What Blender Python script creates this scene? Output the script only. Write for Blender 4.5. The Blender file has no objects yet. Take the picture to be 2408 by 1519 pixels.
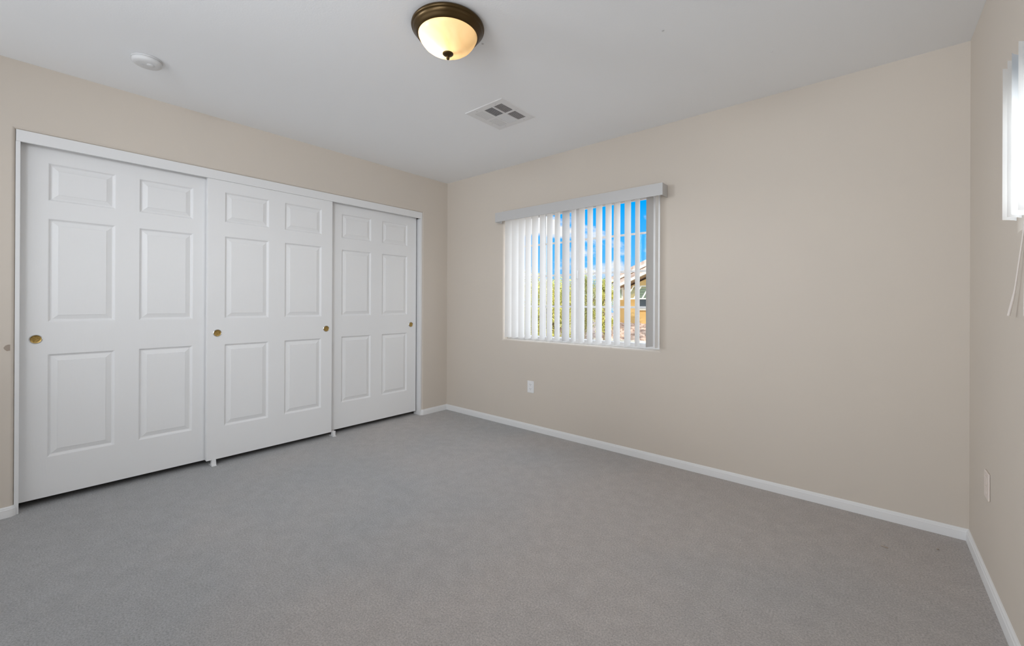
import bpy, bmesh, math, random
from mathutils import Vector, Matrix

SC = bpy.context.scene
COL = SC.collection
PI = math.pi

# ------------------------------------------------------------------ camera
IMG_W, IMG_H = 2408.0, 1519.0
F_PX, SX, SY = 987.6187, 0.2315, -47.238
YAW, PITCH, ROLL = 0.704711, 0.001066, 0.004451
CAM = Vector((3.4844, -3.0091, 1.1474))
F = Vector((-math.sin(YAW) * math.cos(PITCH), math.cos(YAW) * math.cos(PITCH), math.sin(PITCH)))
R0 = Vector((math.cos(YAW), math.sin(YAW), 0))
U0 = R0.cross(F)
RR = R0 * math.cos(ROLL) + U0 * math.sin(ROLL)
UU = -R0 * math.sin(ROLL) + U0 * math.cos(ROLL)
cd = bpy.data.cameras.new('camera')
cam = bpy.data.objects.new('camera', cd)
COL.objects.link(cam)
m = Matrix((RR, UU, -F)).transposed().to_4x4()
m.translation = CAM
cam.matrix_world = m
cd.sensor_fit = 'HORIZONTAL'
cd.sensor_width = 36.0
cd.lens = F_PX * 36.0 / IMG_W
cd.shift_x = -SX / IMG_W
cd.shift_y = SY / IMG_W
cd.clip_start = 0.02
cd.clip_end = 500
SC.camera = cam

# ------------------------------------------------------------------ view
vs = SC.view_settings
vs.view_transform = 'Standard'
vs.look = 'None'
vs.gamma = 1.0
vs.use_curve_mapping = False
vs.exposure = 0.0
SC.cycles.max_bounces = 10
SC.cycles.diffuse_bounces = 6
SC.cycles.transparent_max_bounces = 24

# ------------------------------------------------------------------ world: blue sky with broken white cloud
W = bpy.data.worlds.new('sky')
SC.world = W
W.use_nodes = True
nt = W.node_tree
nt.nodes.clear()
N = nt.nodes.new


def lk(a, b): nt.links.new(a, b)


out = N('ShaderNodeOutputWorld'); bg = N('ShaderNodeBackground')
tc = N('ShaderNodeTexCoord'); sep = N('ShaderNodeSeparateXYZ')
lk(tc.outputs['Generated'], sep.inputs[0])
ramp = N('ShaderNodeValToRGB')
ramp.color_ramp.elements[0].position = 0.0
ramp.color_ramp.elements[0].color = (0.36, 0.66, 1.0, 1)
ramp.color_ramp.elements[1].position = 0.22
ramp.color_ramp.elements[1].color = (0.0, 0.415, 1.08, 1)
e = ramp.color_ramp.elements.new(0.11); e.color = (0.09, 0.52, 1.04, 1)
lk(sep.outputs['Z'], ramp.inputs[0])
mp = N('ShaderNodeMapping'); mp.inputs['Scale'].default_value = (1, 1, 2.4)
mp.inputs['Location'].default_value = (0.35, 0.1, 0.62)
lk(tc.outputs['Generated'], mp.inputs[0])
ns = N('ShaderNodeTexNoise'); ns.inputs['Scale'].default_value = 6.5
ns.inputs['Detail'].default_value = 6; ns.inputs['Roughness'].default_value = 0.55
lk(mp.outputs[0], ns.inputs['Vector'])
bias = N('ShaderNodeMapRange')
bias.inputs['From Min'].default_value = 0.40; bias.inputs['From Max'].default_value = 0.60
bias.inputs['To Min'].default_value = -0.07; bias.inputs['To Max'].default_value = 0.07
neg = N('ShaderNodeMath'); neg.operation = 'MULTIPLY'; neg.inputs[1].default_value = -1
lk(sep.outputs['X'], neg.inputs[0]); lk(neg.outputs[0], bias.inputs[0])
add = N('ShaderNodeMath'); add.operation = 'ADD'
lk(ns.outputs['Fac'], add.inputs[0]); lk(bias.outputs[0], add.inputs[1])
cr = N('ShaderNodeMapRange'); cr.inputs['From Min'].default_value = 0.52; cr.inputs['From Max'].default_value = 0.62
cr.clamp = True
lk(add.outputs[0], cr.inputs[0])
mix = N('ShaderNodeMix'); mix.data_type = 'RGBA'
lk(cr.outputs[0], mix.inputs[0]); lk(ramp.outputs[0], mix.inputs[6]); mix.inputs[7].default_value = (1.0, 1.0, 1.02, 1)
lk(mix.outputs[2], bg.inputs[0]); bg.inputs[1].default_value = 1.0
lk(bg.outputs[0], out.inputs[0])


# ------------------------------------------------------------------ lights
def sun(name, direction, energy, angle, color=(1, 1, 1)):
    l = bpy.data.lights.new(name, 'SUN'); l.energy = energy; l.angle = math.radians(angle); l.color = color
    o = bpy.data.objects.new(name, l); COL.objects.link(o)
    o.rotation_euler = Vector(direction).to_track_quat('-Z', 'Y').to_euler()
    return o


def area(name, loc, target, sx, sy, power, color=(1, 1, 1)):
    l = bpy.data.lights.new(name, 'AREA'); l.shape = 'RECTANGLE'; l.size = sx; l.size_y = sy
    l.energy = power; l.color = color
    o = bpy.data.objects.new(name, l); COL.objects.link(o)
    o.location = loc
    o.rotation_euler = (Vector(target) - Vector(loc)).to_track_quat('-Z', 'Y').to_euler()
    return o


E_SUN, E_NORTH, E_EAST, E_REAR, E_UP, E_LAMP, E_FAR, E_LEFT, E_RIGHT = 2.4, 4.2, 8.0, 21.5, 10.0, 14.0, 78.0, 258.0, 345.0  # ENERGIES
sun('sun', (0.45, 0.72, -0.62), E_SUN, 0.6, (1.0, 0.96, 0.90))                 # behind the house, lights the street outside
sun('north_skylight', (0.15, -1.0, -0.42), E_NORTH, 100, (1.0, 0.975, 0.93))    # open sky beyond the back window
sun('east_skylight', (-1.0, 0.1, -0.45), E_EAST, 90, (1.0, 0.985, 0.95))          # open sky beyond the right window
area('fill_light_rear', (1.9, -5.05, 1.25), (1.9, 0.0, 1.25), 3.4, 2.1, E_REAR, (0.925, 0.985, 1.06))  # added fill behind the camera, not a lamp of the room
area('fill_light_up', (1.9, -4.1, 1.2), (1.9, -3.4, 2.44), 3.2, 1.5, E_UP, (0.925, 0.985, 1.06))  # added fill aimed at the ceiling, out of view


def fill_spot(name, loc, target, energy, cone, color=(0.925, 0.985, 1.06)):  # soft fill spots added behind the camera to even out the brightness
    l = bpy.data.lights.new(name, 'SPOT'); l.energy = energy; l.spot_size = math.radians(cone); l.spot_blend = 1.0
    l.shadow_soft_size = 0.45; l.color = color
    o = bpy.data.objects.new(name, l); COL.objects.link(o); o.location = loc
    o.rotation_euler = (Vector(target) - Vector(loc)).to_track_quat('-Z', 'Y').to_euler()


fill_spot('fill_spot_high', (2.6, -4.6, 1.5), (2.3, 0.0, 2.6), E_FAR, 75)
fill_spot('fill_spot_left', (3.3, -4.5, 2.25), (0.0, -0.8, 1.6), E_LEFT, 68)
fill_spot('fill_spot_right', (0.4, -4.4, 2.2), (3.86, -1.0, 1.5), E_RIGHT, 60)
lp = bpy.data.lights.new('lamp_light', 'SPOT'); lp.spot_size = math.radians(168); lp.spot_blend = 0.35; lp.energy = E_LAMP; lp.shadow_soft_size = 0.0; lp.color = (0.965, 0.985, 0.985)
lpo = bpy.data.objects.new('lamp_light', lp); COL.objects.link(lpo); lpo.location = (1.987, -1.717, 2.26)


# ------------------------------------------------------------------ materials
def mat(name, color, rough=0.6, metal=0.0, spec=0.5):
    mt = bpy.data.materials.new(name); mt.use_nodes = True
    b = mt.node_tree.nodes['Principled BSDF']
    b.inputs['Base Color'].default_value = (*color, 1)
    b.inputs['Roughness'].default_value = rough
    b.inputs['Metallic'].default_value = metal
    b.inputs['Specular IOR Level'].default_value = spec
    return mt


def noise_on(mt, scale, c1, c2, p0=0.35, p1=0.65, detail=3, vec_scale=(1, 1, 1), coords='Object'):
    t = mt.node_tree; b = t.nodes['Principled BSDF']
    tcn = t.nodes.new('ShaderNodeTexCoord'); mpn = t.nodes.new('ShaderNodeMapping')
    mpn.inputs['Scale'].default_value = vec_scale
    n = t.nodes.new('ShaderNodeTexNoise'); n.inputs['Scale'].default_value = scale; n.inputs['Detail'].default_value = detail
    r = t.nodes.new('ShaderNodeValToRGB')
    r.color_ramp.elements[0].position = p0; r.color_ramp.elements[0].color = (*c1, 1)
    r.color_ramp.elements[1].position = p1; r.color_ramp.elements[1].color = (*c2, 1)
    t.links.new(tcn.outputs[coords], mpn.inputs[0]); t.links.new(mpn.outputs[0], n.inputs['Vector'])
    t.links.new(n.outputs['Fac'], r.inputs[0]); t.links.new(r.outputs[0], b.inputs['Base Color'])
    return r


def bump_on(mt, scale, strength, dist=0.002, detail=3, vec_scale=(1, 1, 1)):
    t = mt.node_tree; b = t.nodes['Principled BSDF']
    tcn = t.nodes.new('ShaderNodeTexCoord'); mpn = t.nodes.new('ShaderNodeMapping')
    mpn.inputs['Scale'].default_value = vec_scale
    n = t.nodes.new('ShaderNodeTexNoise'); n.inputs['Scale'].default_value = scale; n.inputs['Detail'].default_value = detail
    bp = t.nodes.new('ShaderNodeBump'); bp.inputs['Strength'].default_value = strength; bp.inputs['Distance'].default_value = dist
    t.links.new(tcn.outputs['Object'], mpn.inputs[0]); t.links.new(mpn.outputs[0], n.inputs['Vector'])
    t.links.new(n.outputs['Fac'], bp.inputs['Height']); t.links.new(bp.outputs[0], b.inputs['Normal'])


M = {}
M['wall'] = mat('beige_wall_paint', (0.66, 0.605, 0.545), 0.75, spec=0.25)
noise_on(M['wall'], 1.3, (0.612, 0.553, 0.487), (0.628, 0.566, 0.495))
bump_on(M['wall'], 170, 0.10, 0.0015)
M['ceiling'] = mat('white_ceiling_paint', (0.875, 0.885, 0.895), 0.85, spec=0.2)
bump_on(M['ceiling'], 120, 0.14, 0.002)
M['trim'] = mat('white_trim_paint', (0.76, 0.76, 0.76), 0.42, spec=0.4)
M['door'] = mat('white_door_paint', (0.795, 0.795, 0.795), 0.38, spec=0.35)
bump_on(M['door'], 26, 0.16, 0.0018, 5, (1, 7, 0.55))
M['brass'] = mat('aged_brass', (0.40, 0.27, 0.09), 0.38, 0.9)
noise_on(M['brass'], 120, (0.30, 0.20, 0.06), (0.48, 0.33, 0.12))
M['chrome'] = mat('bright_chrome', (0.82, 0.82, 0.82), 0.16, 1.0)
M['bronze'] = mat('oil_rubbed_bronze', (0.062, 0.036, 0.010), 0.34, 0.7)
M['vinyl'] = mat('white_window_vinyl', (0.80, 0.80, 0.80), 0.35)
M['plastic'] = mat('white_plastic', (0.80, 0.80, 0.80), 0.4)
M['detector'] = mat('detector_plastic', (0.66, 0.66, 0.66), 0.5)
M['valance'] = mat('grey_white_valance_vinyl', (0.535, 0.53, 0.525), 0.5)
M['slot'] = mat('dark_slot', (0.10, 0.10, 0.10), 0.6)
M['beige_plate'] = mat('painted_over_plate', (0.72, 0.64, 0.585), 0.45)
M['duct'] = mat('dark_duct_metal', (0.13, 0.13, 0.13), 0.7)
M['register'] = mat('white_register_enamel', (0.76, 0.76, 0.76), 0.45)
M['patch'] = mat('ceiling_patch_paint', (0.62, 0.62, 0.62), 0.8)
M['chip'] = mat('chipped_paint_brown', (0.36, 0.30, 0.245), 0.8)
M['wand'] = mat('clouded_wand_plastic', (0.74, 0.68, 0.63), 0.35)

# carpet: mottled short pile
ct = mat('grey_cut_pile_carpet', (0.36, 0.35, 0.34), 0.95, spec=0.1)
t = ct.node_tree; b = t.nodes['Principled BSDF']
tcn = t.nodes.new('ShaderNodeTexCoord')
big = t.nodes.new('ShaderNodeTexNoise'); big.inputs['Scale'].default_value = 0.55; big.inputs['Detail'].default_value = 3
mid = t.nodes.new('ShaderNodeTexNoise'); mid.inputs['Scale'].default_value = 14; mid.inputs['Detail'].default_value = 5
mid.inputs['Roughness'].default_value = 0.62
fine = t.nodes.new('ShaderNodeTexNoise'); fine.inputs['Scale'].default_value = 150; fine.inputs['Detail'].default_value = 6
fine.inputs['Roughness'].default_value = 0.85
for n in (big, mid, fine): t.links.new(tcn.outputs['Object'], n.inputs['Vector'])
r1 = t.nodes.new('ShaderNodeValToRGB')          # slightly browner soiling towards the right wall, plus light painted in as paler colour
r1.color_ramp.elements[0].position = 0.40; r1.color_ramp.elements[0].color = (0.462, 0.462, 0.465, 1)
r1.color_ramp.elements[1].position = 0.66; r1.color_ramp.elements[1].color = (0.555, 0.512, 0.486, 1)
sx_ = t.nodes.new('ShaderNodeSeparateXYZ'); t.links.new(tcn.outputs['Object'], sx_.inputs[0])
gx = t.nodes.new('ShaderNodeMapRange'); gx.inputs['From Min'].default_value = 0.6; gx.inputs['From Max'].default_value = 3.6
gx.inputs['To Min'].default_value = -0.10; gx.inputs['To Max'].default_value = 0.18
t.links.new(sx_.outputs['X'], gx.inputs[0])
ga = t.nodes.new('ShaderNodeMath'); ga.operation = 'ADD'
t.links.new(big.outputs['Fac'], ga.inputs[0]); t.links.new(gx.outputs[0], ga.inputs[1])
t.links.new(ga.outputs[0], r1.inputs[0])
r2 = t.nodes.new('ShaderNodeMapRange'); r2.inputs['From Min'].default_value = 0.3; r2.inputs['From Max'].default_value = 0.7
r2.inputs['To Min'].default_value = 0.93; r2.inputs['To Max'].default_value = 1.07
t.links.new(mid.outputs['Fac'], r2.inputs[0])
r3 = t.nodes.new('ShaderNodeMapRange'); r3.inputs['From Min'].default_value = 0.32; r3.inputs['From Max'].default_value = 0.60
r3.inputs['To Min'].default_value = 0.54; r3.inputs['To Max'].default_value = 1.22
t.links.new(fine.outputs['Fac'], r3.inputs[0])
mm = t.nodes.new('ShaderNodeMath'); mm.operation = 'MULTIPLY'
t.links.new(r2.outputs[0], mm.inputs[0]); t.links.new(r3.outputs[0], mm.inputs[1])
vm = t.nodes.new('ShaderNodeVectorMath'); vm.operation = 'SCALE'
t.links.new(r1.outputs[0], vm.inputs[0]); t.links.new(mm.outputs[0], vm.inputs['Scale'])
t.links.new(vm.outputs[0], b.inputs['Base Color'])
bp = t.nodes.new('ShaderNodeBump'); bp.inputs['Strength'].default_value = 0.8; bp.inputs['Distance'].default_value = 0.007
t.links.new(fine.outputs['Fac'], bp.inputs['Height']); t.links.new(bp.outputs[0], b.inputs['Normal'])
b.inputs['Sheen Weight'].default_value = 0.15
M['carpet'] = ct


def translucent(name, color, trans, share):
    mt = bpy.data.materials.new(name); mt.use_nodes = True
    t = mt.node_tree; t.nodes.clear()
    o = t.nodes.new('ShaderNodeOutputMaterial'); d = t.nodes.new('ShaderNodeBsdfPrincipled')
    d.inputs['Base Color'].default_value = (*color, 1); d.inputs['Roughness'].default_value = 0.45
    d.inputs['Specular IOR Level'].default_value = 0.3
    tr = t.nodes.new('ShaderNodeBsdfTranslucent'); tr.inputs['Color'].default_value = (*trans, 1)
    mx = t.nodes.new('ShaderNodeMixShader'); mx.inputs[0].default_value = share
    t.links.new(d.outputs[0], mx.inputs[1]); t.links.new(tr.outputs[0], mx.inputs[2]); t.links.new(mx.outputs[0], o.inputs[0])
    return mt


M['slat'] = translucent('translucent_white_slat', (0.88, 0.87, 0.85), (0.95, 0.935, 0.91), 0.5)
M['slat_shaded'] = translucent('shaded_white_slat', (0.62, 0.615, 0.61), (0.80, 0.79, 0.78), 0.10)  # slats turned the other way: their shade painted as a greyer colour


def glass_mat(name, tint, refl):
    mt = bpy.data.materials.new(name); mt.use_nodes = True
    t = mt.node_tree; t.nodes.clear()
    o = t.nodes.new('ShaderNodeOutputMaterial'); tr = t.nodes.new('ShaderNodeBsdfTransparent')
    tr.inputs[0].default_value = (*tint, 1)
    g = t.nodes.new('ShaderNodeBsdfGlossy'); g.inputs['Roughness'].default_value = 0.02
    mx = t.nodes.new('ShaderNodeMixShader'); mx.inputs[0].default_value = refl
    t.links.new(tr.outputs[0], mx.inputs[1]); t.links.new(g.outputs[0], mx.inputs[2]); t.links.new(mx.outputs[0], o.inputs[0])
    return mt


M['glass'] = glass_mat('clear_window_glass', (0.985, 0.99, 0.985), 0.006)

# alabaster glass of the lamp
al = bpy.data.materials.new('alabaster_glass'); al.use_nodes = True
t = al.node_tree; t.nodes.clear()
o_ = t.nodes.new('ShaderNodeOutputMaterial'); d = t.nodes.new('ShaderNodeBsdfPrincipled')
d.inputs['Roughness'].default_value = 0.22
tr = t.nodes.new('ShaderNodeBsdfTranslucent'); mx = t.nodes.new('ShaderNodeMixShader'); mx.inputs[0].default_value = 0.55
tcn = t.nodes.new('ShaderNodeTexCoord'); n = t.nodes.new('ShaderNodeTexNoise'); n.inputs['Scale'].default_value = 7
n.inputs['Detail'].default_value = 3; n.inputs['Distortion'].default_value = 1.6
r = t.nodes.new('ShaderNodeValToRGB')
r.color_ramp.elements[0].position = 0.35; r.color_ramp.elements[0].color = (0.84, 0.65, 0.40, 1)
r.color_ramp.elements[1].position = 0.7; r.color_ramp.elements[1].color = (0.92, 0.78, 0.56, 1)
t.links.new(tcn.outputs['Object'], n.inputs['Vector']); t.links.new(n.outputs['Fac'], r.inputs[0])
t.links.new(r.outputs[0], d.inputs['Base Color']); t.links.new(r.outputs[0], tr.inputs[0])
t.links.new(d.outputs[0], mx.inputs[1]); t.links.new(tr.outputs[0], mx.inputs[2]); t.links.new(mx.outputs[0], o_.inputs[0])
M['alabaster'] = al
bl = bpy.data.materials.new('lit_bulb'); bl.use_nodes = True
bb = bl.node_tree.nodes['Principled BSDF']; bb.inputs['Base Color'].default_value = (1, 0.95, 0.85, 1)
bb.inputs['Emission Color'].default_value = (1.0, 0.80, 0.50, 1); bb.inputs['Emission Strength'].default_value = 85
M['bulb'] = bl
M['bulb_off'] = mat('unlit_frosted_bulb', (0.8, 0.78, 0.74), 0.4)

# exterior
M['stucco'] = mat('ochre_stucco', (0.74, 0.45, 0.15), 0.9); bump_on(M['stucco'], 40, 0.3, 0.01)
noise_on(M['stucco'], 1.2, (0.70, 0.41, 0.13), (0.78, 0.50, 0.19))
M['tile'] = mat('pinkish_tan_roof_tile', (0.62, 0.42, 0.31), 0.85); noise_on(M['tile'], 5, (0.46, 0.30, 0.22), (0.78, 0.58, 0.44))
M['fascia'] = mat('cream_fascia', (0.84, 0.76, 0.60), 0.7)
M['soffit'] = mat('brown_eave_board', (0.36, 0.24, 0.15), 0.8)
M['louver'] = mat('sage_green_louver', (0.40, 0.46, 0.28), 0.7)
M['dark_glass'] = mat('dark_window_glass', (0.12, 0.13, 0.13), 0.12)
M['block'] = mat('tan_block_wall', (0.62, 0.50, 0.38), 0.9); noise_on(M['block'], 4, (0.52, 0.41, 0.31), (0.72, 0.60, 0.47))
M['gravel'] = mat('desert_gravel', (0.58, 0.43, 0.33), 0.95); noise_on(M['gravel'], 3.5, (0.16, 0.11, 0.08), (0.46, 0.34, 0.26), 0.4, 0.6, 6)
M['leaf'] = mat('yellow_green_leaves', (0.50, 0.47, 0.10), 0.7)
noise_on(M['leaf'], 2.2, (0.30, 0.30, 0.05), (0.66, 0.57, 0.14), 0.35, 0.65, 4)
M['leaf_green'] = mat('olive_green_leaves', (0.30, 0.34, 0.10), 0.7)
noise_on(M['leaf_green'], 2.2, (0.24, 0.25, 0.07), (0.52, 0.47, 0.17), 0.35, 0.65, 4)
M['bark'] = mat('brown_bark', (0.30, 0.22, 0.14), 0.9)


# ------------------------------------------------------------------ mesh helpers
class MB:
    def __init__(self): self.bm = bmesh.new()

    def quad(self, vs_):
        v = [self.bm.verts.new(p) for p in vs_]
        return self.bm.faces.new(v)

    def box(self, x0, x1, y0, y1, z0, z1, bevel=0.0, seg=2):
        bm = self.bm
        v = [bm.verts.new((x, y, z)) for x in (x0, x1) for y in (y0, y1) for z in (z0, z1)]
        fs = [(0, 1, 3, 2), (4, 6, 7, 5), (0, 4, 5, 1), (2, 3, 7, 6), (0, 2, 6, 4), (1, 5, 7, 3)]
        faces = [bm.faces.new([v[i] for i in f]) for f in fs]
        if bevel > 0:
            ed = set(e_ for f in faces for e_ in f.edges)
            bmesh.ops.bevel(bm, geom=list(ed), offset=bevel, segments=seg, profile=0.5, affect='EDGES')

    def rbox(self, mat4, sx, sy, sz, bevel=0.0):
        n0 = len(self.bm.verts)
        self.box(-sx / 2, sx / 2, -sy / 2, sy / 2, -sz / 2, sz / 2, bevel)
        self.bm.verts.ensure_lookup_table()
        for v in list(self.bm.verts)[n0:]:
            v.co = mat4 @ v.co

    def lathe(self, prof, n=48, center=(0, 0, 0), axis='Z', cap0=True, cap1=True):
        bm = self.bm; rings = []
        for (r_, h) in prof:
            ring = []
            for i in range(n):
                a = 2 * PI * i / n
                c, s = r_ * math.cos(a), r_ * math.sin(a)
                p = (c, s, h) if axis == 'Z' else ((h, c, s) if axis == 'X' else (c, h, s))
                ring.append(bm.verts.new((p[0] + center[0], p[1] + center[1], p[2] + center[2])))
            rings.append(ring)
        for a, b_ in zip(rings, rings[1:]):
            for i in range(n):
                bm.faces.new((a[i], a[(i + 1) % n], b_[(i + 1) % n], b_[i]))
        if cap0 and prof[0][0] > 1e-6: bm.faces.new(rings[0])
        if cap1 and prof[-1][0] > 1e-6: bm.faces.new(rings[-1])

    def tube(self, pts, rad, n=10):
        bm = self.bm; rings = []
        pts = [Vector(p) for p in pts]
        for k, p in enumerate(pts):
            d_ = (pts[min(k + 1, len(pts) - 1)] - pts[max(k - 1, 0)]).normalized()
            a = d_.orthogonal().normalized() if k == 0 else (ref - d_ * ref.dot(d_)).normalized()
            ref = a
            b_ = d_.cross(a)
            rr = rad[k] if isinstance(rad, (list, tuple)) else rad
            rings.append([bm.verts.new(p + (a * math.cos(2 * PI * i / n) + b_ * math.sin(2 * PI * i / n)) * rr) for i in range(n)])
        for a, b_ in zip(rings, rings[1:]):
            for i in range(n): bm.faces.new((a[i], a[(i + 1) % n], b_[(i + 1) % n], b_[i]))
        bm.faces.new(rings[0]); bm.faces.new(rings[-1])

    def sphere(self, c, r_, u=20, v=12, sc=(1, 1, 1)):
        bmesh.ops.create_uvsphere(self.bm, u_segments=u, v_segments=v, radius=r_,
                                  matrix=Matrix.Translation(c) @ Matrix.Diagonal((*sc, 1)))

    def build(self, name, material, parent=None, smooth=False, loc=None, angle=35):
        bmesh.ops.recalc_face_normals(self.bm, faces=self.bm.faces)
        me = bpy.data.meshes.new(name)
        self.bm.to_mesh(me); self.bm.free()
        me.materials.append(material)
        o = bpy.data.objects.new(name, me); COL.objects.link(o)
        if smooth:
            me.polygons.foreach_set('use_smooth', [True] * len(me.polygons))
            try:
                me.set_sharp_from_angle(angle=math.radians(angle))
            except Exception:
                pass
        if parent is not None: o.parent = parent
        if loc is not None: o.location = loc
        return o


def tag(o, label=None, cat=None, group=None, kind=None):
    if label: o['label'] = label
    if cat: o['category'] = cat
    if group: o['group'] = group
    if kind: o['kind'] = kind
    return o


def empty(name, loc=(0, 0, 0), rz=0.0):
    o = bpy.data.objects.new(name, None); COL.objects.link(o)
    o.empty_display_size = 0.1
    o.location = loc; o.rotation_euler = (0, 0, rz)
    return o


# ------------------------------------------------------------------ room dimensions
RW = 3.8586        # room width (x), closet wall at x=0, right wall at x=RW
RH = 2.44          # ceiling
RY = -5.15         # wall behind the camera (y); back wall with the window at y=0
CO = (-3.021, -0.331, 2.072)      # closet opening y0,y1,top
WB = (0.815, 2.322, 0.808, 2.020)   # back window opening x0,x1,z0,z1
WR = (-2.22, -0.87, 1.40, 1.90)     # right window opening y0,y1,z0,z1


def wall_with_hole(name, place, a0, a1, z0, z1, h, thick, material, bull=0.019):
    """place(a, z, d) -> point: a along wall, z up, d depth behind the room face"""
    ha0, ha1, hz0, hz1 = h
    bm = bmesh.new()

    def ring(pts, d_): return [bm.verts.new(place(a, z, d_)) for a, z in pts]
    O_ = [(a0, z0), (a1, z0), (a1, z1), (a0, z1)]; I_ = [(ha0, hz0), (ha1, hz0), (ha1, hz1), (ha0, hz1)]
    of, if_, ob, ib = ring(O_, 0), ring(I_, 0), ring(O_, thick), ring(I_, thick)
    for i in range(4):
        j = (i + 1) % 4
        bm.faces.new((of[i], of[j], if_[j], if_[i])); bm.faces.new((ob[j], ob[i], ib[i], ib[j]))
        bm.faces.new((if_[i], if_[j], ib[j], ib[i])); bm.faces.new((of[j], of[i], ob[i], ob[j]))
    eds = [e_ for e_ in bm.edges if all(v in if_ for v in e_.verts)]
    bmesh.ops.bevel(bm, geom=eds, offset=bull, segments=6, profile=0.5, affect='EDGES')
    mb = MB(); mb.bm.free(); mb.bm = bm
    o = mb.build(name, material, smooth=True, angle=25)
    tag(o, kind='structure')
    return o


wall_left = wall_with_hole('wall_left', lambda a, z, d_: (-d_, a, z), RY, 0.0, -0.12, RH, (CO[0], CO[1], -0.05, CO[2]), 0.115, M['wall'])
tag(wall_left, 'beige painted wall holding the white sliding closet doors')
wall_back = wall_with_hole('wall_back', lambda a, z, d_: (a, d_, z), -0.115, RW + 0.15, -0.12, RH, WB, 0.15, M['wall'])
tag(wall_back, 'beige painted back wall with the window and vertical blinds')
wall_right = wall_with_hole('wall_right', lambda a, z, d_: (RW + d_, a, z), RY, 0.0, -0.12, RH, WR, 0.15, M['wall'])
tag(wall_right, 'beige painted wall at the right edge with the white blinds')
mb = MB(); mb.box(-0.115, RW + 0.15, RY - 0.12, RY, -0.12, RH)
tag(mb.build('wall_front', M['wall']), 'beige painted wall behind the camera', kind='structure')
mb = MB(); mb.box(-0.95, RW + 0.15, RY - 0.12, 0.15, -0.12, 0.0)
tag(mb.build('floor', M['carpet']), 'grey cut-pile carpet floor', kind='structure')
mb = MB(); mb.box(-0.95, RW + 0.15, RY - 0.12, 0.15, RH, RH + 0.15)
tag(mb.build('ceiling', M['ceiling']), 'white painted ceiling', kind='structure')
# closet interior shell (behind the doors)
mb = MB()
mb.box(-0.95, -0.85, -3.5, -0.1, 0.0, RH)
mb.box(-0.85, -0.115, -3.5, -3.4, 0.0, RH)
mb.box(-0.85, -0.115, -0.2, -0.1, 0.0, RH)
tag(mb.build('wall_closet', M['wall']), 'beige wall inside the closed closet', kind='structure')

# chipped paint on the bullnose at the far left (little flake on the rounded edge)
mb = MB()
flake = [(-0.046, 0.888), (-0.040, 0.899), (-0.031, 0.904), (-0.0235, 0.904), (-0.0235, 0.872), (-0.034, 0.870), (-0.042, 0.878)]
vs_ = []
for off in (0.0008, 0.0):
    ringv = []
    for (a, z) in flake:
        # a is the distance from the opening edge line, follow the bullnose radius
        s = -a                       # metres from the opening edge along the wall plane
        rr_ = 0.019
        if s < rr_:
            x_ = -(rr_ - math.sqrt(max(rr_ ** 2 - (rr_ - s) ** 2, 0)))
        else:
            x_ = 0.0
        ringv.append(mb.bm.verts.new((x_ + off + 0.0002, CO[0] + a + 0.008, z + 0.012)))
    vs_.append(ringv)
mb.bm.faces.new(vs_[0])
mb.bm.faces.new(list(reversed(vs_[1])))
for i in range(len(flake)):
    j = (i + 1) % len(flake)
    mb.bm.faces.new((vs_[0][i], vs_[1][i], vs_[1][j], vs_[0][j]))
chip = mb.build('paint_chip', M['chip'], wall_left)
chip['label'] = 'brown chipped paint spot on the rounded corner'


# ------------------------------------------------------------------ baseboards
PROF = [(0.0, 0.0), (0.0125, 0.0), (0.0125, 0.030), (0.0115, 0.034), (0.0115, 0.040), (0.009, 0.044), (0.008, 0.049), (0.004, 0.0545), (0.0, 0.0555)]


def baseboard(name, path, label):
    """path of (x,y); room lies to the left of the travel direction"""
    bm = bmesh.new(); rings = []
    P = [Vector((x, y, 0)) for x, y in path]
    for k, p in enumerate(P):
        d1 = (P[k] - P[k - 1]).normalized() if k > 0 else None
        d2 = (P[k + 1] - P[k]).normalized() if k < len(P) - 1 else None
        if d1 is None: d1 = d2
        if d2 is None: d2 = d1
        n1 = Vector((-d1.y, d1.x, 0)); n2 = Vector((-d2.y, d2.x, 0))
        nn = (n1 + n2).normalized(); sc = 1.0 / max(nn.dot(n1), 0.3)
        rings.append([bm.verts.new(p + nn * (o_ * sc) + Vector((0, 0, z))) for o_, z in PROF])
    for a, b_ in zip(rings, rings[1:]):
        for i in range(len(PROF)):
            j = (i + 1) % len(PROF)
            bm.faces.new((a[i], a[j], b_[j], b_[i]))
    bm.faces.new(rings[0]); bm.faces.new(rings[-1])
    mb = MB(); mb.bm.free(); mb.bm = bm
    return tag(mb.build(name, M['trim'], smooth=True, angle=20), label, kind='structure')


rb = 0.019
# closet wall, left of the doors: travels towards -y with the room (+x) on the left
arc_l = [(-rb + rb * math.cos(a), CO[0] - rb + rb * math.sin(a)) for a in [math.radians(x) for x in (78, 55, 35, 15, 0)]]
baseboard('baseboard_left', arc_l + [(0, RY)], 'white baseboard left of the closet doors')
arc_r = [(-rb + rb * math.cos(a), CO[1] + rb - rb * math.sin(a)) for a in [math.radians(x) for x in (0, 15, 35, 55, 78)]]
baseboard('baseboard_closet', [(0, -0.0)] + arc_r, 'short white baseboard between closet and back wall')
baseboard('baseboard_back', [(RW, 0), (0, 0)], 'white baseboard along the back wall')
baseboard('baseboard_right', [(RW, RY), (RW, 0)], 'white baseboard along the right wall')

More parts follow.
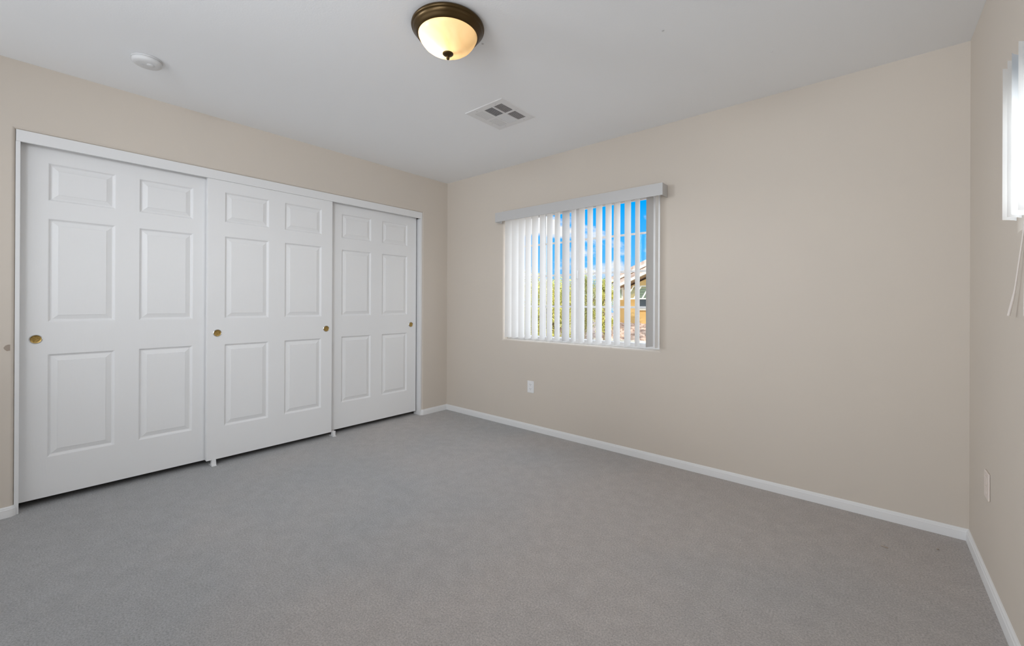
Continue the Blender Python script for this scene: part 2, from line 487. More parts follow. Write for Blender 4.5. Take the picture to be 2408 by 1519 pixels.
# ------------------------------------------------------------------ closet trim and doors
mb = MB(); mb.box(-0.020, -0.0035, CO[0] + 0.001, CO[1] - 0.001, 2.0095, CO[2], 0.0012)
tag(mb.build('trim_1', M['trim']), 'white header fascia board above the closet doors', kind='structure')
mb = MB(); mb.box(-0.112, -0.006, CO[0], CO[0] + 0.017, 0.0, 2.0095, 0.001)
tag(mb.build('trim_2', M['trim']), 'white closet jamb at the left of the doors', kind='structure')
mb = MB(); mb.box(-0.112, -0.006, CO[1] - 0.018, CO[1], 0.0, 2.0095, 0.001)
tag(mb.build('trim_3', M['trim']), 'white closet jamb at the right of the doors', kind='structure')
mb = MB()   # double track under the head, hidden by the fascia
mb.box(-0.112, -0.0205, CO[0] + 0.018, CO[1] - 0.019, 2.045, 2.071)
tag(mb.build('trim_4', M['trim']), 'white closet door track behind the fascia', kind='structure')

DOOR_Z0, DOOR_Z1 = 0.041, 2.040
PAN_Z = [(1.717, 1.931), (1.030, 1.617), (0.265, 0.848)]


def closet_door(name, y0, y1, xface, ppx, label, pulls, z0=DOOR_Z0):
    """moulded six panel door, front at xface looking +x; ppx = panel y ranges"""
    th = 0.035
    bm = bmesh.new()
    ys = sorted([y0, y1] + [v for p in ppx for v in p]); zs = sorted([z0, DOOR_Z1] + [v for p in PAN_Z for v in p])
    grid = {}
    for y in ys:
        for z in zs: grid[(y, z)] = bm.verts.new((xface, y, z))
    steps = [(0.003, -0.0015), (0.008, -0.0085), (0.0125, -0.0110), (0.0155, -0.0110), (0.0385, -0.0035), (0.0400, -0.0018)]
    for i in range(len(ys) - 1):
        for j in range(len(zs) - 1):
            a, b_, c, d_ = ys[i], ys[i + 1], zs[j], zs[j + 1]
            quad = [grid[(a, c)], grid[(b_, c)], grid[(b_, d_)], grid[(a, d_)]]
            isp = any(abs(a - p[0]) < 1e-6 and abs(b_ - p[1]) < 1e-6 for p in ppx) and any(abs(c - p[0]) < 1e-6 for p in PAN_Z)
            if not isp:
                bm.faces.new(quad)
                continue
            prev = quad
            for ins, dx in steps:
                cur = [bm.verts.new((xface + dx, yy, zz)) for yy, zz in
                       ((a + ins, c + ins), (b_ - ins, c + ins), (b_ - ins, d_ - ins), (a + ins, d_ - ins))]
                for k in range(4):
                    l = (k + 1) % 4
                    bm.faces.new((prev[k], prev[l], cur[l], cur[k]))
                prev = cur
            bm.faces.new(prev)
    # body
    back = [bm.verts.new((xface - th, y, z)) for y, z in ((y0, z0), (y1, z0), (y1, DOOR_Z1), (y0, DOOR_Z1))]
    bm.faces.new(back[::-1])
    per = [grid[(y, z0)] for y in ys] + [grid[(y1, z)] for z in zs[1:]] + [grid[(y, DOOR_Z1)] for y in reversed(ys[:-1])] + [grid[(y0, z)] for z in reversed(zs[1:-1])]
    n = len(per); c1 = len(ys) - 1; c2 = c1 + len(zs) - 1; c3 = c2 + len(ys) - 1
    cuts = [0, c1, c2, c3, n]
    for q in range(4):
        seg = [per[i % n] for i in range(cuts[q], cuts[q + 1] + 1)]
        bm.faces.new(seg[::-1] + [back[q], back[(q + 1) % 4]])
    mb = MB(); mb.bm.free(); mb.bm = bm
    root = empty(name, (xface - th / 2, (y0 + y1) / 2, z0))
    leaf = mb.build('door_panel', M['door'], smooth=True, angle=14)
    leaf.parent = root; leaf.matrix_parent_inverse = Matrix.Identity(4)
    leaf.location = -Vector(root.location)
    tag(root, label, kind='structure')
    bv = leaf.modifiers.new('edge', 'BEVEL'); bv.width = 0.0012; bv.segments = 2; bv.limit_method = 'ANGLE'; bv.angle_limit = math.radians(60)
    for (py, pz) in pulls:
        cup = MB()
        cup.lathe([(0.0001, 0.0006), (0.015, 0.0007), (0.0195, 0.0012), (0.0222, 0.0030), (0.0226, 0.0030)], 36, (xface, py, pz), 'X', False, False)
        co = cup.build('finger_pull', M['brass'], root, smooth=True, angle=60)
        co.location = -Vector(root.location)
        co['label'] = 'round brass finger pull cup'
        rim = MB()
        rim.lathe([(0.0215, 0.0), (0.0218, 0.0030), (0.0236, 0.0042), (0.0260, 0.0030), (0.0270, 0.0)], 40, (xface, py, pz), 'X', False, False)
        ro = rim.build('rim', M['chrome'], co, smooth=True, angle=60)
        ro['label'] = 'shiny metal rim of the finger pull'
    return root


closet_door('door_1', -3.010, -2.125, -0.058, [(-2.901, -2.622), (-2.511, -2.232)],
            'left white six-panel sliding closet door, behind the middle one', [(-2.945, 0.935)])
closet_door('door_2', -2.160, -1.270, -0.015, [(-2.056, -1.768), (-1.653, -1.362)],
            'middle white six-panel sliding closet door in front of the others', [(-2.099, 0.929), (-1.3205, 0.926)])
closet_door('door_3', -1.290, -0.3655, -0.058, [(-1.164, -0.877), (-0.761, -0.474)],
            'right white six-panel sliding closet door nearest the corner', [(-0.428, 0.928)])


def guide(y, flip):
    root = empty('door_guide', (-0.035, y, 0.0))
    mb = MB()
    s = -1 if flip else 1
    mb.box(-0.040, 0.040, -0.014, 0.014, 0.0, 0.004, 0.001)
    mb.box(0.0225, 0.0275, -0.012, 0.012, 0.003, 0.046, 0.001)
    mb.box(-0.0035, 0.0015, -0.012, 0.012, 0.003, 0.046, 0.001)
    bd = mb.build('bracket', M['plastic'], root)
    mb = MB()
    for k in range(1):
        vv = [(0.0275, s * 0.012, 0.004), (0.040, s * 0.012, 0.004), (0.0275, s * 0.012, 0.044), (0.0275, s * 0.009, 0.004), (0.040, s * 0.009, 0.004), (0.0275, s * 0.009, 0.044)]
        v = [mb.bm.verts.new(p) for p in vv]
        mb.bm.faces.new((v[0], v[1], v[2])); mb.bm.faces.new((v[3], v[5], v[4]))
        mb.bm.faces.new((v[0], v[3], v[4], v[1])); mb.bm.faces.new((v[1], v[4], v[5], v[2])); mb.bm.faces.new((v[2], v[5], v[3], v[0]))
    mb.build('brace', M['plastic'], root)
    return root


g1 = guide(-2.118, False)
tag(g1, 'small white plastic floor guide where left and middle closet doors overlap', 'door guide', 'closet door floor guides')
g2 = guide(-1.250, True)
tag(g2, 'small white plastic floor guide where middle and right closet doors overlap', 'door guide', 'closet door floor guides')


# ------------------------------------------------------------------ back window
def window(name, place, a0, a1, z0, z1, d0, label, nmid=3, mid_=None):
    """frame, sashes, muntins and panes; place(a, z, d)"""
    root = empty(name, place((a0 + a1) / 2, z0, d0))
    L0 = -Vector(root.location)

    def bar(mb, p0, p1, zz0, zz1, dd0, dd1, bv=0.002):
        A = Vector(place(p0, zz0, dd0)); B_ = Vector(place(p1, zz1, dd1))
        mb.box(min(A.x, B_.x), max(A.x, B_.x), min(A.y, B_.y), max(A.y, B_.y), min(A.z, B_.z), max(A.z, B_.z), bv)

    def fin(mb, nm, mt, par=root, smooth=False):
        o = mb.build(nm, mt, par); 
        if par is root: o.location = L0
        return o
    fw = 0.036
    mb = MB()
    bar(mb, a0, a1, z0, z0 + fw, d0, d0 + 0.06); bar(mb, a0, a1, z1 - fw, z1, d0, d0 + 0.06)
    bar(mb, a0, a0 + fw, z0 + fw, z1 - fw, d0, d0 + 0.06); bar(mb, a1 - fw, a1, z0 + fw, z1 - fw, d0, d0 + 0.06)
    fin(mb, 'window_frame', M['vinyl'])
    mid_ = mid_ or (a0 + a1) / 2
    sw = 0.040
    for (s0, s1, dd) in ((a0 + fw, mid_ + 0.015, d0 + 0.034), (mid_ - 0.015, a1 - fw, d0 + 0.008)):
        mb = MB()
        bar(mb, s0, s1, z0 + fw, z0 + fw + sw * .1, dd, dd + 0.022, 0.0015); bar(mb, s0, s1, z1 - fw - sw, z1 - fw, dd, dd + 0.022, 0.0015)
        bar(mb, s0, s0 + sw, z0 + fw + sw * .1, z1 - fw - sw, dd, dd + 0.022, 0.0015); bar(mb, s1 - sw, s1, z0 + fw + sw * .1, z1 - fw - sw, dd, dd + 0.022, 0.0015)
        so = fin(mb, 'sash', M['vinyl'])
        mb = MB()
        g0, g1_ = z0 + fw + sw * .1, z1 - fw - sw
        for k in range(1, nmid + 1):
            zz = MUNT[k - 1] if nmid == 3 else g0 + (g1_ - g0) * k / (nmid + 1)
            bar(mb, s0 + sw, s1 - sw, zz - 0.008, zz + 0.008, dd + 0.006, dd + 0.016, 0.001)
        am = (s0 + s1) / 2
        bar(mb, am - 0.008, am + 0.008, g0 - 0.001, g1_ + 0.001, dd + 0.0072, dd + 0.0148, 0.0005)
        mo = fin(mb, 'muntins', M['vinyl'], so)
        mb = MB()
        bar(mb, s0 + sw, s1 - sw, g0, g1_, dd + 0.0175, dd + 0.0200, 0)
        fin(mb, 'glass_pane', M['glass'], so)
    mb = MB()
    bar(mb, mid_ - 0.010, mid_ + 0.010, 1.36 if nmid == 3 else 1.6, (1.43 if nmid == 3 else 1.66), d0 - 0.004, d0 + 0.008, 0.002)
    fin(mb, 'sash_latch', M['vinyl'])
    tag(root, label, kind='structure')
    return root


MUNT = [1.121, 1.400, 1.690]
window('window_1', lambda a, z, d_: (a, d_, z), WB[0], WB[1], WB[2], WB[3], 0.07,
       'white vinyl sliding window with grid bars in the back wall', mid_=1.585)
window('window_2', lambda a, z, d_: (RW + d_, a, z), WR[0], WR[1], WR[2], WR[3], 0.07,
       'white vinyl window in the right wall behind the blinds', nmid=1)


# ------------------------------------------------------------------ vertical blinds
def slat_mesh(p_front, p_back, z0, z1, bow, seg=8):
    bm = bmesh.new()
    a = Vector((*p_front, 0)); b_ = Vector((*p_back, 0)); d_ = b_ - a; nrm = Vector((-d_.y, d_.x, 0)).normalized()
    top, bot = [], []
    for k in range(seg + 1):
        s = k / seg
        p = a + d_ * s + nrm * (bow * (1 - (2 * s - 1) ** 2))
        bot.append(bm.verts.new((p.x, p.y, z0))); top.append(bm.verts.new((p.x, p.y, z1)))
    for k in range(seg): bm.faces.new((bot[k], bot[k + 1], top[k + 1], top[k]))
    mb = MB(); mb.bm.free(); mb.bm = bm
    return mb


FRONT = [0.9125, 0.9946, 1.0758, 1.1521, 1.2265, 1.3132, 1.3885, 1.4692, 1.544, 1.6318, 1.7055, 1.7816, 1.8576, 1.9396, 2.016, 2.0968, 2.1796, 2.2632, 2.3300]
BACK = [0.9195, 1.0032, 1.079, 1.1515, 1.2304, 1.3071, 1.3857, 1.4646, 1.5610, 1.6229, 1.7067, 1.7813, 1.8656, 1.9472, 2.0202, 2.1067, 2.1781, 2.2809, 2.3180]
blind = empty('vertical_blind', (1.59, 0.0, 1.91))
tag(blind, 'white vertical blind with long valance over the back wall window', 'blind')
BL = -Vector(blind.location)
# valance: face board and two returns
mb = MB(); mb.box(0.793, 2.383, -0.098, -0.092, 1.911, 1.998, 0.0015)
vo = mb.build('valance', M['valance'], blind, loc=BL)
vo['label'] = 'grey white flat valance board'
for x0, x1 in ((0.793, 0.799), (2.377, 2.383)):
    mb = MB(); mb.box(x0, x1, -0.0925, -0.004, 1.909, 1.997, 0.0015)
    mb.build('valance_return', M['valance'], blind, loc=BL)
mb = MB(); mb.box(0.83, 2.35, -0.066, -0.026, 1.945, 1.975, 0.002)
mb.build('headrail', M['vinyl'], blind, loc=BL)
for i, (fx, bx) in enumerate(zip(FRONT, BACK)):
    special = i in (8, 17)
    so = slat_mesh((fx, -0.090), (bx, -0.002), 0.833 + 0.0006 * ((i * 7) % 5), 1.932, (0.006 if special else -0.006)).build(
        'slat', M['slat_shaded'] if special else M['slat'], blind, smooth=True, loc=BL, angle=80)
    if special: so['label'] = 'greyer vertical slat turned the other way'
    cl = MB(); cx_, cy_ = (fx + bx) / 2 + (0.006 if special else -0.006) * -1, -0.046
    cl.box(cx_ - 0.002, cx_ + 0.002, cy_ - 0.009, cy_ + 0.009, 1.925, 1.948, 0.0005)
    cl.build('hanger_clip', M['vinyl'], so)

blind2 = empty('vertical_blind', (RW - 0.02, -1.55, 1.91))
tag(blind2, 'white vertical blind without a valance on the right wall', 'blind')
B2 = -Vector(blind2.location)
mb = MB(); mb.box(3.834, RW - 0.001, -2.28, -0.935, 1.912, 1.924, 0.001)
mb.build('headrail', M['vinyl'], blind2, loc=B2)
ys_ = [-0.957, -1.0172, -1.0709, -1.1444]
while ys_[-1] > -2.22: ys_.append(ys_[-1] - 0.0625)
for i, y in enumerate(ys_):
    so = slat_mesh((3.810, y), (3.848, y + 0.046), 1.4225, 1.9095, (0.004 if i % 4 == 2 else -0.004)).build(
        'slat', M['slat_shaded'] if i % 4 == 2 else M['slat'], blind2, smooth=True, loc=B2, angle=80)
wnd = MB()
wnd.tube([(3.8525, -0.985, 1.45), (3.8520, -0.965, 1.37), (3.846, -0.905, 1.20), (3.844, -0.893, 1.17), (3.838, -0.872, 1.114)],
         [0.0018, 0.0020, 0.0023, 0.0036, 0.0037], 12)
wo = wnd.build('tilt_wand', M['wand'], blind2, smooth=True, loc=B2)
wo['label'] = 'clouded plastic tilt wand hanging below the slats'
crd = MB()
crd.tube([(3.8555, -1.02, 1.43), (3.8555, -0.985, 1.36), (3.8555, -0.965, 1.25), (3.8555, -0.955, 1.115)], 0.0012, 8)
crd.build('pull_cord', M['wand'], blind2, smooth=True, loc=B2)

# ------------------------------------------------------------------ outlets
def outlet(name, label, place, w, h, mt, face=True):
    """place(a, z, d): a across, z up, d out of the wall; centred"""
    root = empty(name, place(0, 0, 0))
    L0 = Vector(root.location)

    def bx(mb, a0, a1, zz0, zz1, d0, d1, bv=0.0):
        A = Vector(place(a0, zz0, d0)) - L0; B_ = Vector(place(a1, zz1, d1)) - L0
        mb.box(min(A.x, B_.x), max(A.x, B_.x), min(A.y, B_.y), max(A.y, B_.y), min(A.z, B_.z), max(A.z, B_.z), bv)
    mb = MB(); bx(mb, -w / 2, w / 2, -h / 2, h / 2, 0.0002, 0.006, 0.0025)
    mb.build('cover_plate', mt, root)
    for s in (1, -1):
        mb = MB(); bx(mb, -0.0165, 0.0165, s * 0.0195 - 0.0145, s * 0.0195 + 0.0145, 0.006, 0.0078, 0.0008)
        rc = mb.build('receptacle', mt, root)
        mb = MB()
        for a, hh in ((-0.0062, 0.0045), (0.0062, 0.0036)):
            bx(mb, a - 0.0012, a + 0.0012, s * 0.0195 + 0.0035 - hh, s * 0.0195 + 0.0035 + hh, 0.0074, 0.0081)
        bx(mb, -0.0022, 0.0022, s * 0.0195 - 0.0095, s * 0.0195 - 0.0055, 0.0074, 0.0081)
        mb.build('slots', M['slot'] if face else mt, rc)
    mb = MB(); bx(mb, -0.002, 0.002, -0.002, 0.002, 0.006, 0.0072, 0.0004)
    mb.build('screw', mt, root)
    tag(root, label, 'outlet')
    return root


outlet('wall_outlet', 'white duplex wall outlet low on the back wall under the window',
       lambda a, z, d_: (1.1535 + a, -d_, 0.3935 + z), 0.0725, 0.1075, M['plastic'])
outlet('wall_outlet', 'beige painted wall outlet low on the right wall',
       lambda a, z, d_: (RW - d_, -0.4245 + a, 0.4085 + z), 0.082, 0.110, M['beige_plate'], False)

# ------------------------------------------------------------------ ceiling light
LX, LY = 1.987, -1.717
lamp = empty('ceiling_light', (LX, LY, RH))
tag(lamp, 'round flush ceiling light with bronze rim and amber glass bowl', 'ceiling light')
mb = MB()
mb.lathe([(0.150, 0.0), (0.158, -0.004), (0.1635, -0.010), (0.165, -0.016), (0.163, -0.022), (0.158, -0.0245), (0.157, -0.030),
          (0.152, -0.036), (0.147, -0.041), (0.144, -0.047), (0.139, -0.051), (0.1365, -0.053), (0.133, -0.053), (0.133, -0.046), (0.128, -0.010), (0.0001, -0.010)], 72)
mb.build('pan', M['bronze'], lamp, smooth=True, angle=50)
mb = MB()
bowl = [(0.1325, -0.049), (0.1318, -0.056), (0.127, -0.067), (0.119, -0.080), (0.108, -0.094), (0.092, -0.107), (0.072, -0.118), (0.048, -0.1265), (0.024, -0.1305), (0.008, -0.1315)]
mb.lathe(bowl, 72, cap0=False, cap1=False)
bo = mb.build('glass_bowl', M['alabaster'], lamp, smooth=True, angle=80)
bo['label'] = 'amber alabaster glass bowl'
mb = MB()
mb.lathe([(0.0001, -0.128), (0.020, -0.129), (0.0245, -0.1315), (0.0245, -0.1345), (0.021, -0.138), (0.015, -0.1415), (0.009, -0.1435), (0.0062, -0.1455),
          (0.0055, -0.148), (0.0072, -0.151), (0.0078, -0.154), (0.0062, -0.1575), (0.0035, -0.160), (0.0001, -0.1615)], 32)
mb.build('finial', M['bronze'], lamp, smooth=True, angle=60)
mb = MB(); mb.lathe([(0.003, -0.012), (0.003, -0.128)], 12); mb.build('center_rod', M['brass'], lamp, smooth=True)
mb = MB(); mb.sphere((-0.050, -0.040, -0.078), 0.022); mb.build('lit_bulb', M['bulb'], lamp, smooth=True, angle=180)
mb = MB(); mb.sphere((0.060, 0.044, -0.046), 0.018); mb.build('unlit_bulb', M['bulb_off'], lamp, smooth=True, angle=180)
lamp.scale = (1.02, 1.02, 1.0)

# ------------------------------------------------------------------ smoke detector
det = empty('smoke_detector', (0.545, -2.568, RH))
det.scale = (0.93, 0.93, 0.93)
tag(det, 'round white smoke detector on the ceiling near the closet', 'smoke detector')
mb = MB(); mb.lathe([(0.066, 0.0), (0.070, -0.002), (0.070, -0.007), (0.066, -0.009)], 56)
mb.build('mounting_base', M['detector'], det, smooth=True)
mb = MB(); mb.lathe([(0.0655, -0.0085), (0.068, -0.011), (0.068, -0.019), (0.0665, -0.025), (0.060, -0.031), (0.046, -0.0345), (0.0001, -0.036)], 56)
mb.build('cover', M['detector'], det, smooth=True, angle=60)
mb = MB(); mb.lathe([(0.017, -0.0345), (0.017, -0.0375), (0.015, -0.039), (0.0001, -0.0395)], 28, (0.018, 0.012, 0))
mb.build('test_button', M['detector'], det, smooth=True, angle=50)
mb = MB()
for k in range(3):
    mb.box(-0.006 + k * 0.004, -0.0045 + k * 0.004, -0.024, -0.014, -0.0362, -0.0345)
mb.build('horn_slots', M['patch'], det)

# ------------------------------------------------------------------ air register
VX0, VX1, VY0, VY1 = 1.3850, 1.7200, -1.0440, -0.6930
reg = empty('air_register', ((VX0 + VX1) / 2, (VY0 + VY1) / 2, RH))
tag(reg, 'square white ceiling air register with six louvered openings', 'vent')
hw, hd = (VX1 - VX0) / 2, (VY1 - VY0) / 2
cols = [(-0.118, -0.046), (-0.034, 0.038), (0.050, 0.124)]
rows = [(-0.128, -0.008), (0.008, 0.128)]
xs_ = [-hw + 0.006] + [v for c in cols for v in c] + [hw - 0.006]
yv = [-hd + 0.006] + [v for r_ in rows for v in r_] + [hd - 0.006]
mb = MB(); bm = mb.bm
zf = -0.0045
g = {(i, j): bm.verts.new((x, y, zf)) for i, x in enumerate(xs_) for j, y in enumerate(yv)}
for i in range(len(xs_) - 1):
    for j in range(len(yv) - 1):
        q = [g[(i, j)], g[(i + 1, j)], g[(i + 1, j + 1)], g[(i, j + 1)]]
        if i % 2 == 1 and j % 2 == 1:
            up = [bm.verts.new((v.co.x, v.co.y, -0.0008)) for v in q]
            for k in range(4): bm.faces.new((q[k], q[(k + 1) % 4], up[(k + 1) % 4], up[k]))
        else:
            bm.faces.new(q)
# sloping rim to the ceiling
ni, nj = len(xs_) - 1, len(yv) - 1
rim_in = [g[(0, 0)], g[(ni, 0)], g[(ni, nj)], g[(0, nj)]]
mid_r = [bm.verts.new(p) for p in ((-hw + 0.002, -hd + 0.002, -0.0035), (hw - 0.002, -hd + 0.002, -0.0035), (hw - 0.002, hd - 0.002, -0.0035), (-hw + 0.002, hd - 0.002, -0.0035))]
rim_o = [bm.verts.new(p) for p in ((-hw, -hd, 0), (hw, -hd, 0), (hw, hd, 0), (-hw, hd, 0))]
sides = [[g[(i, 0)] for i in range(ni + 1)], [g[(ni, j)] for j in range(nj + 1)], [g[(i, nj)] for i in range(ni, -1, -1)], [g[(0, j)] for j in range(nj, -1, -1)]]
for k in range(4):
    bm.faces.new(sides[k][::-1] + [mid_r[k], mid_r[(k + 1) % 4]])
    bm.faces.new((mid_r[(k + 1) % 4], mid_r[k], rim_o[k], rim_o[(k + 1) % 4]))
mb.build('frame', M['register'], reg)
mb = MB(); mb.box(-0.126, 0.130, -0.134, 0.134, -0.0008, -0.0002)
mb.build('duct_opening', M['duct'], reg)['label'] = 'dark duct seen between the louvers'
# louver banks: (col, row, axis of blades, tilt)
for ci, ri, ax, tilt in ((2, 0, 'Y', 24), (2, 1, 'Y', 24), (1, 0, 'X', -28), (1, 1, 'X', 30), (0, 0, 'Y', -30), (0, 1, 'Y', -30)):
    mb = MB()
    (c0, c1), (r0, r1) = cols[ci], rows[ri]
    if ax == 'Y':
        n = 7; st = (c1 - c0) / n
        for k in range(n):
            mt4 = Matrix.Translation((c0 + st * (k + .5), (r0 + r1) / 2, -0.0030)) @ Matrix.Rotation(math.radians(tilt), 4, 'Y')
            mb.rbox(mt4, st * (0.62 if tilt > 0 else 0.56), (r1 - r0), 0.0010)
    else:
        n = 10; st = (r1 - r0) / n
        for k in range(n):
            mt4 = Matrix.Translation(((c0 + c1) / 2, r0 + st * (k + .5), -0.0030)) @ Matrix.Rotation(math.radians(-tilt if tilt > 0 else -tilt), 4, 'X')
            mb.rbox(mt4, (c1 - c0), st * (0.56 if tilt > 0 else 0.62), 0.0010)
    mb.build('louvers', M['register'], reg)
for (sx, sy) in ((0.087, -0.147), (-0.082, -0.147), (-0.082, 0.147), (0.087, 0.147), (0.140, 0.0), (-0.134, 0.06)):
    mb = MB(); mb.lathe([(0.0038, zf), (0.0034, zf - 0.0012), (0.0001, zf - 0.0016)], 14, (sx, sy, 0))
    mb.build('screw', M['patch'], reg, smooth=True)

# ceiling marks
for (x, y, r_, lab) in ((2.0134, -1.5146, 0.006, 'small round patched spot on the ceiling beside the light'),
                        (2.7379, -1.0390, 0.0065, 'small faint patched spot on the ceiling right of the light'),
                        (3.1018, -0.5199, 0.0035, 'tiny patched nail hole in the ceiling near the right wall')):
    mb = MB(); mb.lathe([(r_, 0.0), (r_ * 0.92, -0.0012), (r_ * 0.55, -0.0018), (0.0001, -0.0010)], 18)
    o = mb.build('ceiling_patch', M['patch'], smooth=True, loc=(x, y, RH))
    tag(o, lab, 'patch')

# bits of lint on the carpet
for (pts, r_, lab) in (([(3.530, -0.345, 0.003), (3.543, -0.351, 0.005), (3.556, -0.350, 0.003)], 0.0022, 'small dark thread of lint on the carpet near the right corner'),
                       ([(3.729, -0.212, 0.003), (3.732, -0.210, 0.004), (3.736, -0.208, 0.003)], 0.0022, 'tiny dark crumb on the carpet close to the right corner')):
    mb = MB(); mb.tube(pts, r_, 6)
    tag(mb.build('lint', M['chip'], smooth=True), lab, 'lint')

# ------------------------------------------------------------------ outside
mb = MB()
bm = mb.bm
random.seed(4)
nx_, ny_ = 40, 40
gr = {}
for i in range(nx_ + 1):
    for j in range(ny_ + 1):
        x = -40 + 70 * i / nx_; y = 1.2 + 68 * j / ny_
        z = -3.0 + 2.0 * min(max((y - 6) / 9.0, 0), 1) + 0.5 * min(max((y - 16) / 30.0, 0), 1) + random.uniform(-.05, .05)
        gr[(i, j)] = bm.verts.new((x, y, z))
for i in range(nx_):
    for j in range(ny_): bm.faces.new((gr[(i, j)], gr[(i + 1, j)], gr[(i + 1, j + 1)], gr[(i, j + 1)]))
tag(mb.build('ground', M['gravel'], smooth=True, angle=180), 'tan gravel ground outside the window', kind='structure')

# neighbour's house: gable end towards us, facing -y
house = empty('neighbor_house', (-2.5, 18, -1.2))
tag(house, 'ochre stucco house with tiled gable roofs outside the window', 'house')
HL = -Vector(house.location)


def prism_y(mb, poly, y0, y1):
    bm = mb.bm
    a = [bm.verts.new((x, y0, z)) for x, z in poly]; b_ = [bm.verts.new((x, y1, z)) for x, z in poly]
    bm.faces.new(a); bm.faces.new(b_[::-1])
    for i in range(len(poly)):
        j = (i + 1) % len(poly); bm.faces.new((a[i], b_[i], b_[j], a[j]))


SLP = 0.418


def rake(mb, x0, z0, x1, th, y0, y1, slope=SLP):
    prism_y(mb, [(x0, z0), (x1, z0 + (x1 - x0) * slope), (x1, z0 + (x1 - x0) * slope + th), (x0, z0 + th)], y0, y1)


xr = -2.0
mb = MB(); prism_y(mb, [(-6.50, -1.3), (2.5, -1.3), (2.5, 1.9), (xr, 3.80), (-6.50, 1.95)], 18.0, 25.0)
mb.build('stucco_walls', M['stucco'], house, loc=HL)
mb = MB(); prism_y(mb, [(-7.72, -1.3), (3.6, -1.3), (3.6, 2.1), (xr, 4.45), (-7.72, 2.15)], 19.2, 26.0)
mb.build('rear_walls', M['stucco'], house, loc=HL)
for y0, y1, xl, zb in ((17.5, 19.5, -6.85, 1.931), (18.7, 26.5, -7.62, 2.328)):
    zr = zb + (xr - xl) * SLP; x2 = 2 * xr - xl
    mb = MB(); rake(mb, xl, zb, xr, 0.145, y0 - 0.05, y0 + 0.03)
    prism_y(mb, [(xr, zr), (x2, zb), (x2, zb + 0.145), (xr, zr + 0.145)], y0 - 0.05, y0 + 0.03)
    mb.build('fascia', M['fascia'], house, loc=HL)
    mb = MB(); rake(mb, xl, zb - 0.02, xr, 0.10, y0 + 0.03, y1)
    prism_y(mb, [(xr, zr - 0.02), (x2, zb - 0.02), (x2, zb + 0.08), (xr, zr + 0.08)], y0 + 0.03, y1)
    mb.build('soffit', M['soffit'], house, loc=HL)
    mb = MB()
    for k in range(int((y1 - y0) / 0.30) + 1):
        yy = y0 - 0.02 + k * 0.30
        rake(mb, xl - 0.05, zb + 0.125, xr, 0.20 if k % 2 == 0 else 0.15, yy, yy + 0.30)
        prism_y(mb, [(xr, zr + 0.145), (x2 + 0.05, zb + 0.125), (x2 + 0.05, zb + 0.30), (xr, zr + 0.345)], yy, yy + 0.30)
    mb.build('roof_tiles', M['tile'], house, loc=HL)
# upper small window
mb = MB()
for a in ((-6.95, -6.55, 1.36, 1.46), (-6.95, -6.55, 1.92, 2.02), (-6.95, -6.85, 1.46, 1.92), (-6.63, -6.53, 1.46, 1.92)):
    mb.box(a[0], a[1], 17.93, 18.02, a[2], a[3])
wo_ = mb.build('window_trim', M['fascia'], house, loc=HL)
mb = MB(); mb.box(-6.85, -6.63, 17.985, 18.005, 1.46, 1.92); mb.box(-6.85, -6.63, 17.97, 17.99, 1.66, 1.69)
mb.build('pane', M['louver'], wo_)
# louvered awning shutter over the lower dark window
mb = MB()
for k in range(14):
    zz = 1.44 + k * 0.045; yy = 17.35 + k * 0.045
    mb.box(-6.05 + k * 0.008, -4.2, yy, yy + 0.05, zz, zz + 0.018)
aw = mb.build('awning_shutter', M['louver'], house, loc=HL)
mb = MB()
for x in (-6.08, -5.66, -5.22, -4.78, -4.2):
    mb.bm.verts.ensure_lookup_table()
    a = Vector((x, 17.33, 1.42)); b_ = Vector((x + 0.11, 17.97, 2.07))
    mb.tube([a, b_], 0.035, 6)
mb.box(-6.10, -4.15, 17.30, 17.36, 1.38, 1.44); mb.box(-6.0, -4.15, 17.93, 17.99, 2.04, 2.10)
mb.build('awning_frame', M['fascia'], aw)
mb = MB(); mb.box(-5.72, -4.3, 17.97, 18.02, 0.95, 1.95); mb.build('lower_window', M['dark_glass'], house, loc=HL)
mb = MB(); mb.box(-5.80, -4.2, 17.90, 18.02, 0.82, 0.93); mb.build('window_sill', M['fascia'], house, loc=HL)
# lower lean-to tile roof in front
mb = MB()
for k in range(9):
    y0 = 15.6 + k * 0.27; z0_ = -0.62 + k * 0.085
    bmx = -6.9
    while bmx < 1.5:
        mb.box(bmx, bmx + 0.26, y0, y0 + 0.30, z0_, z0_ + 0.07 + 0.03 * ((int(bmx * 10) + k) % 2)); bmx += 0.28
mb.build('porch_roof_tiles', M['tile'], house, loc=HL)
mb = MB(); mb.box(-6.95, 1.5, 15.5, 15.6, -0.72, -0.56); mb.build('porch_fascia', M['fascia'], house, loc=HL)
mb = MB(); mb.box(-6.8, 1.4, 15.65, 18.0, -1.6, -0.70); mb.build('porch_wall', M['stucco'], house, loc=HL)

# garden block wall with a pale cap
gw = empty('garden_wall', (-8, 13.5, -1.4))
tag(gw, 'tan block garden wall with pale cap outside the window', 'wall')
mb = MB()
for r_ in range(4):
    x = -18.0 + (0.2 if r_ % 2 else 0.0)
    while x < 0:
        mb.box(x, x + 0.39, 13.4, 13.6, -1.75 + r_ * 0.2, -1.75 + r_ * 0.2 + 0.19); x += 0.40
mb.build('blocks', M['block'], gw, loc=-Vector(gw.location))
mb = MB(); mb.box(-18, 0.2, 13.36, 13.64, -0.955, -0.88); mb.build('wall_cap', M['fascia'], gw, loc=-Vector(gw.location))


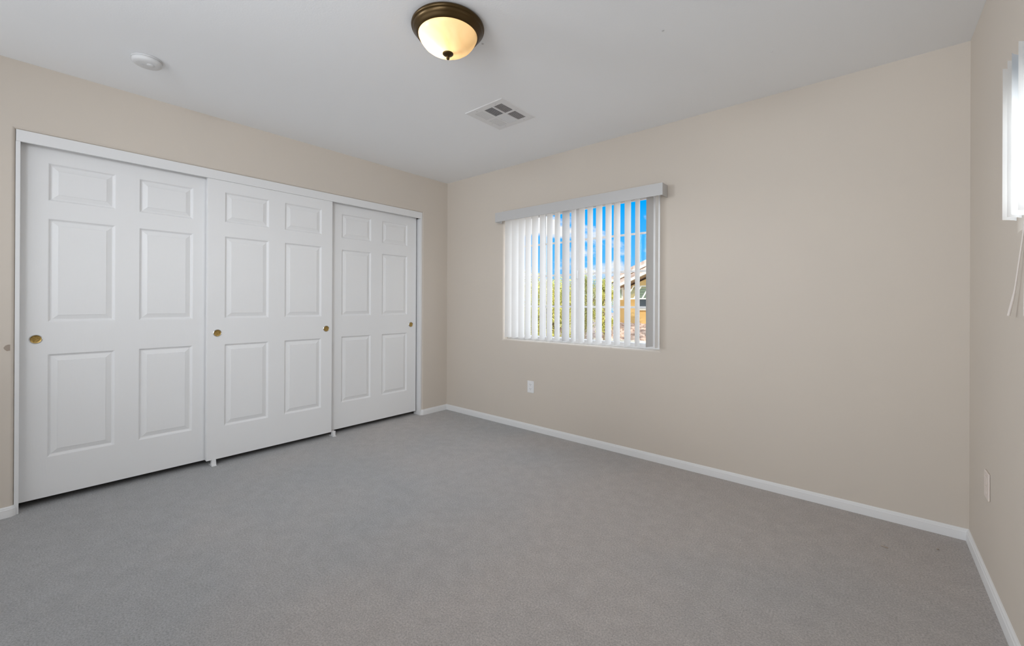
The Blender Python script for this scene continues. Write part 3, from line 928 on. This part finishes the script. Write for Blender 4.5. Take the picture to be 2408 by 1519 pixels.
def tree(x, y, z, h, rad, n, mt, label, seed):
    random.seed(seed)
    root = empty('garden_tree', (x, y, z))
    tag(root, label, 'tree', 'trees outside the window')
    mb = MB(); mb.tube([(0, 0, 0), (0.05, 0.02, h * 0.3), (-0.04, 0.05, h * 0.55), (0.02, 0, h * 0.85)], [0.11, 0.09, 0.06, 0.02], 8)
    for k in range(7):
        a = random.uniform(0, 2 * PI); r_ = rad * random.uniform(.5, .9)
        mb.tube([(0, 0, h * 0.3), (r_ * .5 * math.cos(a), r_ * .5 * math.sin(a), h * 0.52), (r_ * math.cos(a), r_ * math.sin(a), h * random.uniform(.6, .85))], [0.05, 0.035, 0.012], 6)
    mb.build('trunk', M['bark'], root, smooth=True)
    mb = MB(); bm = mb.bm
    cl = []
    for k in range(34):
        u = random.uniform(-1, 1); a = random.uniform(0, 2 * PI); q = math.sqrt(1 - u * u) * random.uniform(.45, .95)
        cl.append(Vector((rad * q * math.cos(a), rad * q * math.sin(a), h * (0.60 + 0.36 * u * random.uniform(.7, 1)))))
    for k in range(n):
        c = random.choice(cl); s = rad * 0.22
        p = c + Vector((random.gauss(0, s), random.gauss(0, s), random.gauss(0, s)))
        d1 = Vector((random.uniform(-1, 1), random.uniform(-1, 1), random.uniform(-1, 1))).normalized()
        d2 = d1.orthogonal().normalized() * 0.017
        d1 = d1 * random.uniform(0.03, 0.06)
        bm.faces.new([bm.verts.new(p - d1), bm.verts.new(p + d2), bm.verts.new(p + d1), bm.verts.new(p - d2)])
    mb.build('foliage', mt, root)
    return root


tree(-6.25, 11.05, -1.75, 4.15, 1.05, 15000, M['leaf'], 'dense yellow green desert tree at the left of the window view', 1)
tree(-9.2, 13.2, -1.5, 4.1, 1.2, 9000, M['leaf'], 'yellow green tree seen furthest left through the blinds', 2)
tree(-7.55, 15.5, -1.1, 3.75, 0.75, 9000, M['leaf_green'], 'olive tree in the middle of the window view', 3)
tree(-5.95, 14.75, -1.15, 3.45, 0.50, 6000, M['leaf'], 'slim olive tree just left of the ochre house', 5)
tree(-10.6, 20.6, -0.9, 4.1, 1.5, 9000, M['leaf_green'], 'olive tree far behind the others, left of the house', 7)
